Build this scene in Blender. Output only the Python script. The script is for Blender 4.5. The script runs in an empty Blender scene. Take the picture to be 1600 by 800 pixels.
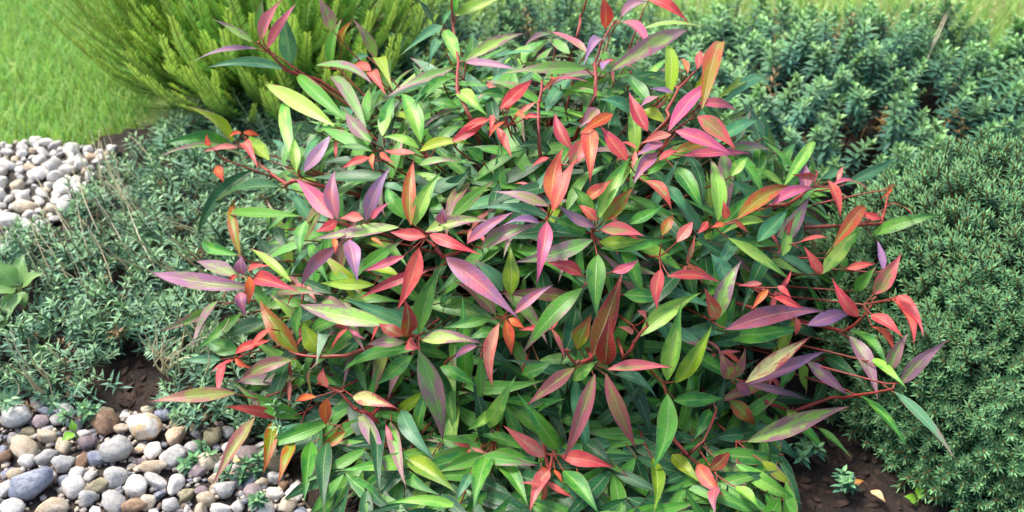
import bpy, math, random
import numpy as np
from mathutils import Vector, Matrix

# ------------------------------------------------------------------ camera, sky, sun, exposure
scene = bpy.context.scene
COL = scene.collection
CAM_H, PITCH, HFOV = 1.40, math.radians(35.0), math.radians(55.0)
FPX = 800.0 / math.tan(HFOV / 2)
cam_data = bpy.data.cameras.new('camera')
cam_data.sensor_width = 36.0
cam_data.angle = HFOV
cam_data.clip_start = 0.05
cam_data.clip_end = 500.0
cam_data.dof.use_dof = True
cam_data.dof.focus_distance = 1.72
cam_data.dof.aperture_fstop = 3.6
cam = bpy.data.objects.new('camera', cam_data)
cam.location = (0, 0, CAM_H)
cam.rotation_euler = (math.pi / 2 - PITCH, 0, 0)
COL.objects.link(cam)
scene.camera = cam

SUN_DIR = Vector((-0.55, 0.30, 1.0)).normalized()
world = bpy.data.worlds.new('World')
scene.world = world
world.use_nodes = True
wn = world.node_tree.nodes
sky = wn.new('ShaderNodeTexSky')
sky.sky_type = 'NISHITA'
sky.sun_disc = False
sky.sun_elevation = math.asin(SUN_DIR.z)
sky.sun_rotation = math.atan2(SUN_DIR.x, SUN_DIR.y)
sky.air_density = 1.0
sky.dust_density = 4.0
sky.ozone_density = 0.6
wn['Background'].inputs['Strength'].default_value = 0.11
world.node_tree.links.new(sky.outputs[0], wn['Background'].inputs['Color'])

sun_data = bpy.data.lights.new('sun', 'SUN')
sun_data.energy = 1.5
sun_data.angle = math.radians(14)
sun_data.color = (1.0, 0.96, 0.90)
sun = bpy.data.objects.new('sun', sun_data)
sun.rotation_euler = (-SUN_DIR).to_track_quat('-Z', 'Y').to_euler()
sun.location = (-3, 1, 6)
COL.objects.link(sun)

vs = scene.view_settings
vs.view_transform = 'Standard'
vs.look = 'None'
vs.gamma = 1.0
vs.exposure = 1.68
vs.use_curve_mapping = False

# ------------------------------------------------------------------ helpers
rng = random.Random(7)
nrng = np.random.default_rng(7)
FWD = np.array([0, math.cos(PITCH), -math.sin(PITCH)])
UPV = np.array([0, math.sin(PITCH), math.cos(PITCH)])
RGT = np.array([1.0, 0, 0])
CAMP = np.array([0, 0, CAM_H])

def ray(px, py):
    """direction of a photo pixel (1600x800) with unit depth"""
    return FWD + RGT * ((px - 800) / FPX) + UPV * ((400 - py) / FPX)

def ground_at(px, py, z=0.0):
    d = ray(px, py)
    return CAMP + d * ((z - CAM_H) / d[2])

def project(p):
    r = np.asarray(p) - CAMP
    dep = r @ FWD
    return 800 + (r @ RGT) / dep * FPX, 400 - (r @ UPV) / dep * FPX, dep

def unit(v):
    v = np.asarray(v, float)
    n = np.linalg.norm(v)
    return v / n if n > 1e-9 else np.array([0, 0, 1.0])

def lin(c):
    c = np.asarray(c, float) / 255.0
    return np.where(c <= 0.04045, c / 12.92, ((c + 0.055) / 1.055) ** 2.4)

class Arr:
    """vertices, faces of one size, per-vertex attributes"""
    def __init__(self):
        self.v, self.f, self.a, self.n = [], [], {}, 0
    def add(self, v, f, **att):
        v = np.asarray(v, float)
        self.v.append(v)
        self.f.append(np.asarray(f, int) + self.n)
        for k, x in att.items():
            x = np.asarray(x, float)
            if x.ndim == 1:
                x = np.tile(x, (len(v), 1))
            self.a.setdefault(k, []).append(x)
        self.n += len(v)
    def done(self):
        self.v = [np.concatenate(self.v)]
        self.f = [np.concatenate(self.f)]
        self.a = {k: [np.concatenate(x)] for k, x in self.a.items()}
        return self
    def mesh(self, name, mat, smooth=True, origin=None):
        self.done()
        v, f = self.v[0], self.f[0]
        if origin is not None:
            v = v - np.asarray(origin)
        me = bpy.data.meshes.new(name)
        k = f.shape[1]
        me.vertices.add(len(v)); me.vertices.foreach_set('co', v.astype(np.float32).ravel())
        me.loops.add(f.size); me.loops.foreach_set('vertex_index', f.astype(np.int32).ravel())
        me.polygons.add(len(f)); me.polygons.foreach_set('loop_start', np.arange(0, f.size, k, dtype=np.int32))
        if smooth:
            me.polygons.foreach_set('use_smooth', np.ones(len(f), dtype=bool))
        for key, x in self.a.items():
            x = x[0]
            if x.shape[1] == 4:
                at = me.attributes.new(key, 'FLOAT_COLOR', 'POINT'); at.data.foreach_set('color', x.astype(np.float32).ravel())
            else:
                at = me.attributes.new(key, 'FLOAT_VECTOR', 'POINT'); at.data.foreach_set('vector', x.astype(np.float32).ravel())
        me.update(calc_edges=True)
        me.materials.append(mat)
        return me

def link(name, me, parent=None, loc=None, rot=None, scale=None, kind=None):
    o = bpy.data.objects.new(name, me)
    COL.objects.link(o)
    if parent is not None:
        o.parent = parent
    if loc is not None: o.location = loc
    if rot is not None: o.rotation_euler = rot
    if scale is not None: o.scale = (scale,) * 3 if isinstance(scale, (int, float)) else scale
    if kind: o['kind'] = kind
    return o

def thing(name, label, cat, loc=(0, 0, 0), group=None):
    o = bpy.data.objects.new(name, None)
    o.empty_display_size = 0.05
    COL.objects.link(o)
    o.location = loc
    o['label'] = label; o['category'] = cat
    if group: o['group'] = group
    return o

def rotm(rz, tilt, az):
    """spin rz about z, then lean by tilt towards azimuth az"""
    return (Matrix.Rotation(tilt, 3, Vector((-math.sin(az), math.cos(az), 0))) @ Matrix.Rotation(rz, 3, 'Z'))

def in_poly(x, y, poly):
    c = False
    j = len(poly) - 1
    for i in range(len(poly)):
        xi, yi = poly[i]; xj, yj = poly[j]
        if (yi > y) != (yj > y) and x < (xj - xi) * (y - yi) / (yj - yi) + xi:
            c = not c
        j = i
    return c

def vnoise(x, y, s=0):
    return (math.sin(x * 3.1 + s) * math.cos(y * 2.7 - s * 1.3) + 0.5 * math.sin(x * 7.3 + y * 5.1 + s * 2) + 0.3 * math.cos(x * 13.7 - y * 11.3 + s)) / 1.8

def tube(arr, pts, r0, r1, sides=5, **att):
    pts = [np.asarray(p, float) for p in pts]
    n = len(pts)
    V, F = [], []
    ref = np.array([0.31, 0.22, 0.92])
    for i, p in enumerate(pts):
        t = unit(pts[min(i + 1, n - 1)] - pts[max(i - 1, 0)])
        a = unit(np.cross(t, ref)); b = np.cross(t, a)
        r = r0 + (r1 - r0) * i / (n - 1)
        for k in range(sides):
            an = 2 * math.pi * k / sides
            V.append(p + (a * math.cos(an) + b * math.sin(an)) * r)
    for i in range(n - 1):
        for k in range(sides):
            k2 = (k + 1) % sides
            F.append((i * sides + k, i * sides + k2, (i + 1) * sides + k2, (i + 1) * sides + k))
    arr.add(V, F, **att)

def bez(p0, p1, p2, n):
    p0, p1, p2 = map(np.asarray, (p0, p1, p2))
    return [(1 - t) ** 2 * p0 + 2 * t * (1 - t) * p1 + t * t * p2 for t in np.linspace(0, 1, n)]

# ------------------------------------------------------------------ materials
def new_mat(name):
    m = bpy.data.materials.new(name)
    m.use_nodes = True
    nt = m.node_tree
    for n in list(nt.nodes): nt.nodes.remove(n)
    out = nt.nodes.new('ShaderNodeOutputMaterial')
    return m, nt, out

class NT:
    """small node helper"""
    def __init__(self, nt): self.nt = nt
    def node(self, t, **kw):
        n = self.nt.nodes.new(t)
        for k, v in kw.items(): setattr(n, k, v)
        return n
    def set(self, sock, v):
        if hasattr(v, 'links') or isinstance(v, bpy.types.NodeSocket): self.nt.links.new(v, sock)
        else: sock.default_value = v
    def math(self, op, a, b=0.0, c=None, clamp=False):
        n = self.node('ShaderNodeMath', operation=op, use_clamp=clamp)
        self.set(n.inputs[0], a); self.set(n.inputs[1], b)
        if c is not None: self.set(n.inputs[2], c)
        return n.outputs[0]
    def mix(self, f, a, b, bt='MIX'):
        n = self.node('ShaderNodeMixRGB', blend_type=bt)
        self.set(n.inputs[0], f); self.set(n.inputs[1], a); self.set(n.inputs[2], b)
        return n.outputs[0]
    def ramp(self, f, lo, hi):
        n = self.node('ShaderNodeMapRange', interpolation_type='SMOOTHSTEP')
        self.set(n.inputs[0], f); n.inputs[1].default_value = lo; n.inputs[2].default_value = hi
        return n.outputs[0]
    def noise(self, vec, scale, detail=3, rough=0.6):
        n = self.node('ShaderNodeTexNoise')
        if vec is not None: self.set(n.inputs['Vector'], vec)
        n.inputs['Scale'].default_value = scale; n.inputs['Detail'].default_value = detail; n.inputs['Roughness'].default_value = rough
        return n.outputs['Fac'], n.outputs['Color']
    def attr(self, name): return self.node('ShaderNodeAttribute', attribute_name=name)
    def link(self, a, b): self.nt.links.new(a, b)

def leaf_shader(h, out, colr, rough, bump, trans, spec=0.5):
    p = h.node('ShaderNodeBsdfPrincipled')
    h.set(p.inputs['Base Color'], colr)
    h.set(p.inputs['Roughness'], rough)
    p.inputs['Specular IOR Level'].default_value = spec
    t = h.node('ShaderNodeBsdfTranslucent')
    h.set(t.inputs['Color'], h.mix(1.0, colr, (1.0, 1.0, 0.75, 1), 'MULTIPLY'))
    mx = h.node('ShaderNodeMixShader')
    mx.inputs[0].default_value = trans
    h.link(p.outputs[0], mx.inputs[1]); h.link(t.outputs[0], mx.inputs[2])
    if bump is not None:
        b = h.node('ShaderNodeBump'); b.inputs['Strength'].default_value = 0.35; b.inputs['Distance'].default_value = 0.002
        h.set(b.inputs['Height'], bump)
        h.link(b.outputs[0], p.inputs['Normal'])
    h.link(mx.outputs[0], out.inputs[0])

def make_broad_leaf_mat():
    m, nt, out = new_mat('broad_leaf'); h = NT(nt)
    A, B, U = h.attr('leaf_a'), h.attr('leaf_b'), h.attr('uvw')
    sep = h.node('ShaderNodeSeparateXYZ'); h.link(U.outputs['Vector'], sep.inputs[0])
    u, v, w = sep.outputs
    au = h.math('ABSOLUTE', u)
    comb = h.node('ShaderNodeCombineXYZ')
    h.set(comb.inputs[0], u); h.set(comb.inputs[1], h.math('MULTIPLY', v, 4.0)); h.set(comb.inputs[2], h.math('MULTIPLY', w, 40.0))
    n1, c1 = h.noise(comb.outputs[0], 0.9, 5, 0.65)
    n2, _ = h.noise(comb.outputs[0], 7.0, 3, 0.7)
    # edge / tip colour creeps inwards unevenly
    f = h.math('ADD', h.math('MULTIPLY', n1, 2.2), h.math('MULTIPLY', au, 0.40))
    f = h.math('ADD', f, h.math('MULTIPLY', h.math('POWER', v, 3.0), 0.6))
    f = h.math('ADD', f, h.math('MULTIPLY', n2, 0.3))
    f = h.math('ADD', f, B.outputs['Alpha'])
    f = h.ramp(f, 1.3, 1.75)
    c = h.mix(f, A.outputs['Color'], B.outputs['Color'])
    # tonal mottling of the blade
    hs = h.node('ShaderNodeHueSaturation'); h.set(hs.inputs['Color'], c)
    h.set(hs.inputs['Value'], h.math('ADD', 0.66, h.math('MULTIPLY', h.math('ADD', n2, h.noise(comb.outputs[0], 17.0, 2, 0.7)[0]), 0.34)))
    h.set(hs.inputs['Hue'], h.math('ADD', 0.485, h.math('MULTIPLY', n1, 0.03)))
    c = hs.outputs[0]
    # side veins, midrib
    vein = h.math('SINE', h.math('MULTIPLY', h.math('SUBTRACT', h.math('MULTIPLY', v, 1.0), h.math('MULTIPLY', au, 0.10)), 95.0))
    vein = h.ramp(vein, 0.75, 1.0)
    c = h.mix(h.math('MULTIPLY', vein, 0.055), c, (0.75, 0.75, 0.5, 1))
    rib = h.math('SUBTRACT', 1.0, h.ramp(au, 0.03, 0.11))
    c = h.mix(h.math('MULTIPLY', rib, 0.20), c, (0.72, 0.72, 0.42, 1))
    edge = h.ramp(au, 0.86, 1.0)
    c = h.mix(h.math('MULTIPLY', edge, 0.22), c, (0.50, 0.16, 0.16, 1))
    c = h.mix(h.math('MULTIPLY', h.ramp(h.math('ADD', v, h.math('MULTIPLY', n1, 0.12)), 0.97, 1.06), 0.75), c, (0.16, 0.07, 0.05, 1))
    # a few brown specks
    sp = h.ramp(h.noise(comb.outputs[0], 3.3, 2, 0.5)[0], 0.70, 0.76)
    c = h.mix(h.math('MULTIPLY', sp, 0.6), c, (0.12, 0.05, 0.03, 1))
    geo = h.node('ShaderNodeNewGeometry')
    c = h.mix(h.math('MULTIPLY', geo.outputs['Backfacing'], 0.35), c, (0.35, 0.42, 0.25, 1))
    bump = h.math('ADD', h.math('MULTIPLY', vein, -0.13), h.math('ADD', h.math('MULTIPLY', n2, 0.6), h.math('MULTIPLY', rib, -0.8)))
    rough = h.math('ADD', 0.22, h.math('MULTIPLY', n2, 0.26))
    leaf_shader(h, out, c, rough, bump, 0.28, 0.36)
    return m

def make_foliage_mat(name, rough=0.5, trans=0.2, var=0.35, spec=0.4):
    m, nt, out = new_mat(name); h = NT(nt)
    A = h.attr('col')
    oi = h.node('ShaderNodeObjectInfo')
    tc = h.node('ShaderNodeNewGeometry')
    n, _ = h.noise(tc.outputs['Position'], 9.0, 3, 0.6)
    n3, _ = h.noise(tc.outputs['Position'], 55.0, 2, 0.6)
    hs = h.node('ShaderNodeHueSaturation'); h.set(hs.inputs['Color'], A.outputs['Color'])
    val = h.math('ADD', 1 - var, h.math('MULTIPLY', oi.outputs['Random'], var * 0.7))
    val = h.math('ADD', val, h.math('MULTIPLY', n, var * 0.9))
    val = h.math('ADD', val, h.math('MULTIPLY', n3, var * 0.6))
    h.set(hs.inputs['Value'], val)
    h.set(hs.inputs['Hue'], h.math('ADD', 0.475, h.math('MULTIPLY', n, 0.05)))
    leaf_shader(h, out, hs.outputs[0], rough, None, trans, spec)
    return m

def make_stem_mat(name, c1, c2):
    m, nt, out = new_mat(name); h = NT(nt)
    geo = h.node('ShaderNodeNewGeometry')
    n, _ = h.noise(geo.outputs['Position'], 60.0, 3, 0.6)
    c = h.mix(h.ramp(n, 0.35, 0.65), (*lin(c1), 1), (*lin(c2), 1))
    p = h.node('ShaderNodeBsdfPrincipled'); h.set(p.inputs['Base Color'], c); p.inputs['Roughness'].default_value = 0.55
    b = h.node('ShaderNodeBump'); b.inputs['Strength'].default_value = 0.4; b.inputs['Distance'].default_value = 0.001
    h.set(b.inputs['Height'], n); h.link(b.outputs[0], p.inputs['Normal'])
    h.link(p.outputs[0], out.inputs[0])
    return m

def make_soil_mat(name, dark, light, scale=14.0, bump=0.02):
    m, nt, out = new_mat(name); h = NT(nt)
    geo = h.node('ShaderNodeNewGeometry')
    n, _ = h.noise(geo.outputs['Position'], scale, 8, 0.65)
    n2, _ = h.noise(geo.outputs['Position'], scale * 9, 4, 0.7)
    f = h.math('ADD', h.math('MULTIPLY', n, 0.6), h.math('MULTIPLY', n2, 0.4))
    c = h.mix(h.ramp(f, 0.38, 0.64), (*lin(dark), 1), (*lin(light), 1))
    p = h.node('ShaderNodeBsdfPrincipled'); h.set(p.inputs['Base Color'], c); p.inputs['Roughness'].default_value = 0.92
    b = h.node('ShaderNodeBump'); b.inputs['Strength'].default_value = 0.9; b.inputs['Distance'].default_value = bump
    h.set(b.inputs['Height'], f); h.link(b.outputs[0], p.inputs['Normal'])
    h.link(p.outputs[0], out.inputs[0])
    return m

def make_stone_mat(name, c1, c2, c3):
    m, nt, out = new_mat(name); h = NT(nt)
    tc = h.node('ShaderNodeTexCoord'); oi = h.node('ShaderNodeObjectInfo')
    add = h.node('ShaderNodeVectorMath', operation='ADD')
    h.link(tc.outputs['Object'], add.inputs[0])
    cx = h.node('ShaderNodeCombineXYZ')
    r30 = h.math('MULTIPLY', oi.outputs['Random'], 37.0)
    for k in range(3): h.set(cx.inputs[k], r30)
    h.link(cx.outputs[0], add.inputs[1])
    n, _ = h.noise(add.outputs[0], 0.9, 4, 0.6)
    n2, _ = h.noise(add.outputs[0], 5.0, 5, 0.7)
    n3, _ = h.noise(add.outputs[0], 26.0, 3, 0.7)
    c = h.mix(h.ramp(n, 0.42, 0.60), (*lin(c1), 1), (*lin(c2), 1))
    c = h.mix(h.math('MULTIPLY', h.ramp(n2, 0.46, 0.64), 0.8), c, (*lin(c3), 1))
    hs = h.node('ShaderNodeHueSaturation'); h.set(hs.inputs['Color'], c)
    val = h.math('ADD', 0.60, h.math('MULTIPLY', oi.outputs['Random'], 0.36))
    h.set(hs.inputs['Value'], h.math('ADD', val, h.math('MULTIPLY', n3, 0.3)))
    p = h.node('ShaderNodeBsdfPrincipled'); h.set(p.inputs['Base Color'], hs.outputs[0])
    p.inputs['Roughness'].default_value = 0.62; p.inputs['Specular IOR Level'].default_value = 0.35
    b = h.node('ShaderNodeBump'); b.inputs['Strength'].default_value = 0.8; b.inputs['Distance'].default_value = 0.004
    h.set(b.inputs['Height'], h.math('ADD', n2, h.math('MULTIPLY', n3, 0.5))); h.link(b.outputs[0], p.inputs['Normal'])
    h.link(p.outputs[0], out.inputs[0])
    return m

M_LEAF = make_broad_leaf_mat()
M_HEBE = make_foliage_mat('blue_green_leaf', 0.5, 0.18, 0.45, 0.35)
M_NEEDLE = make_foliage_mat('needle', 0.55, 0.12, 0.45, 0.3)
M_YEW = make_foliage_mat('yew_needle', 0.5, 0.22, 0.4, 0.35)
M_GRASS = make_foliage_mat('grass_blade', 0.55, 0.3, 0.5, 0.3)
M_STRAW = make_foliage_mat('dry_straw', 0.7, 0.1, 0.35, 0.2)
M_STEM = make_stem_mat('red_stem', (150, 45, 45), (120, 62, 42))
M_INNER = make_stem_mat('inner_stem', (92, 84, 44), (110, 56, 40))
M_WOOD = make_stem_mat('twig_bark', (92, 66, 48), (60, 44, 34))
M_SOIL = make_soil_mat('soil', (20, 15, 12), (54, 40, 31))
M_LAWN = make_soil_mat('lawn_ground', (112, 134, 72), (156, 182, 104), 10.0)
M_GRAVELBASE = make_soil_mat('grit', (38, 33, 30), (96, 86, 76), 40.0)
M_CHIP = make_soil_mat('bark', (30, 21, 16), (76, 55, 42), 60.0, 0.004)
STONE = [make_stone_mat('stone_white', (240, 236, 228), (216, 212, 206), (190, 180, 166)),
         make_stone_mat('stone_grey', (182, 181, 178), (204, 200, 192), (150, 151, 153)),
         make_stone_mat('stone_blue_grey', (128, 136, 156), (164, 168, 178), (100, 105, 122)),
         make_stone_mat('stone_beige', (196, 180, 154), (212, 200, 180), (172, 144, 108)),
         make_stone_mat('stone_peach', (214, 184, 152), (196, 164, 132), (226, 208, 186)),
         make_stone_mat('stone_olive', (150, 142, 112), (172, 162, 132), (116, 108, 84)),
         make_stone_mat('stone_mauve', (164, 146, 146), (140, 124, 128), (188, 172, 168)),
         make_stone_mat('stone_brown', (132, 104, 82), (158, 132, 106), (96, 74, 60)),
         make_stone_mat('stone_two_tone', (226, 220, 210), (204, 168, 116), (186, 180, 172))]

# ------------------------------------------------------------------ the setting
def sheet(name, poly, z, mat, kind='structure', cell=None, amp=0.0, seed=0):
    xs = [p[0] for p in poly]; ys = [p[1] for p in poly]
    if cell is None:
        me = bpy.data.meshes.new(name)
        me.from_pydata([(x, y, z) for x, y in poly], [], [tuple(range(len(poly)))])
        me.materials.append(mat)
    else:
        nx = int((max(xs) - min(xs)) / cell) + 1; ny = int((max(ys) - min(ys)) / cell) + 1
        V = []; idx = {}; F = []
        for j in range(ny + 1):
            for i in range(nx + 1):
                x = min(xs) + i * cell; y = min(ys) + j * cell
                idx[i, j] = len(V)
                V.append((x, y, z + amp * (0.5 + 0.5 * vnoise(x * 4, y * 4, seed)) ))
        for j in range(ny):
            for i in range(nx):
                x = min(xs) + (i + .5) * cell; y = min(ys) + (j + .5) * cell
                if in_poly(x, y, poly):
                    F.append((idx[i, j], idx[i + 1, j], idx[i + 1, j + 1], idx[i, j + 1]))
        me = bpy.data.meshes.new(name)
        me.from_pydata(V, [], F)
        me.materials.append(mat)
        for p in me.polygons: p.use_smooth = True
    o = bpy.data.objects.new(name, me); COL.objects.link(o)
    o['kind'] = kind
    return o

ground = sheet('ground', [(-120, -40), (120, -40), (120, 200), (-120, 200)], -0.012, M_LAWN)
ground['label'] = 'lawn ground running back behind the planting bed'; ground['category'] = 'lawn'
SOIL_POLY = [(-2.4, -0.2), (2.6, -0.2), (2.6, 2.85), (1.7, 3.12), (0.9, 3.35), (-0.2, 3.45), (-0.85, 3.3), (-0.95, 2.72), (-1.22, 2.62), (-1.35, 2.3), (-2.4, 2.0)]
soil = sheet('soil', SOIL_POLY, 0.0, M_SOIL, cell=0.03, amp=0.014)
soil['label'] = 'dark brown soil of the planting bed'; soil['category'] = 'soil'
NEAR_GRAVEL = [(-1.9, -0.1), (-0.28, -0.1), (-0.33, 1.14), (-0.46, 1.33), (-0.62, 1.42), (-0.8, 1.43), (-1.0, 1.46), (-1.9, 1.47)]
FAR_GRAVEL = [(-2.6, 1.75), (-1.42, 1.82), (-1.20, 2.02), (-1.14, 2.3), (-1.14, 2.5), (-1.35, 2.55), (-1.6, 2.52), (-2.6, 2.45)]
gravel = sheet('gravel_bed', NEAR_GRAVEL, 0.018, M_GRAVELBASE)
gravel['label'] = 'strip of rounded pebbles at the lower left of the bed'; gravel['category'] = 'pebbles'
gravel_far = sheet('gravel_path', FAR_GRAVEL, 0.019, M_GRAVELBASE)
gravel_far['label'] = 'patch of pale pebbles beside the lawn at upper left'; gravel_far['category'] = 'pebbles'
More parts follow.
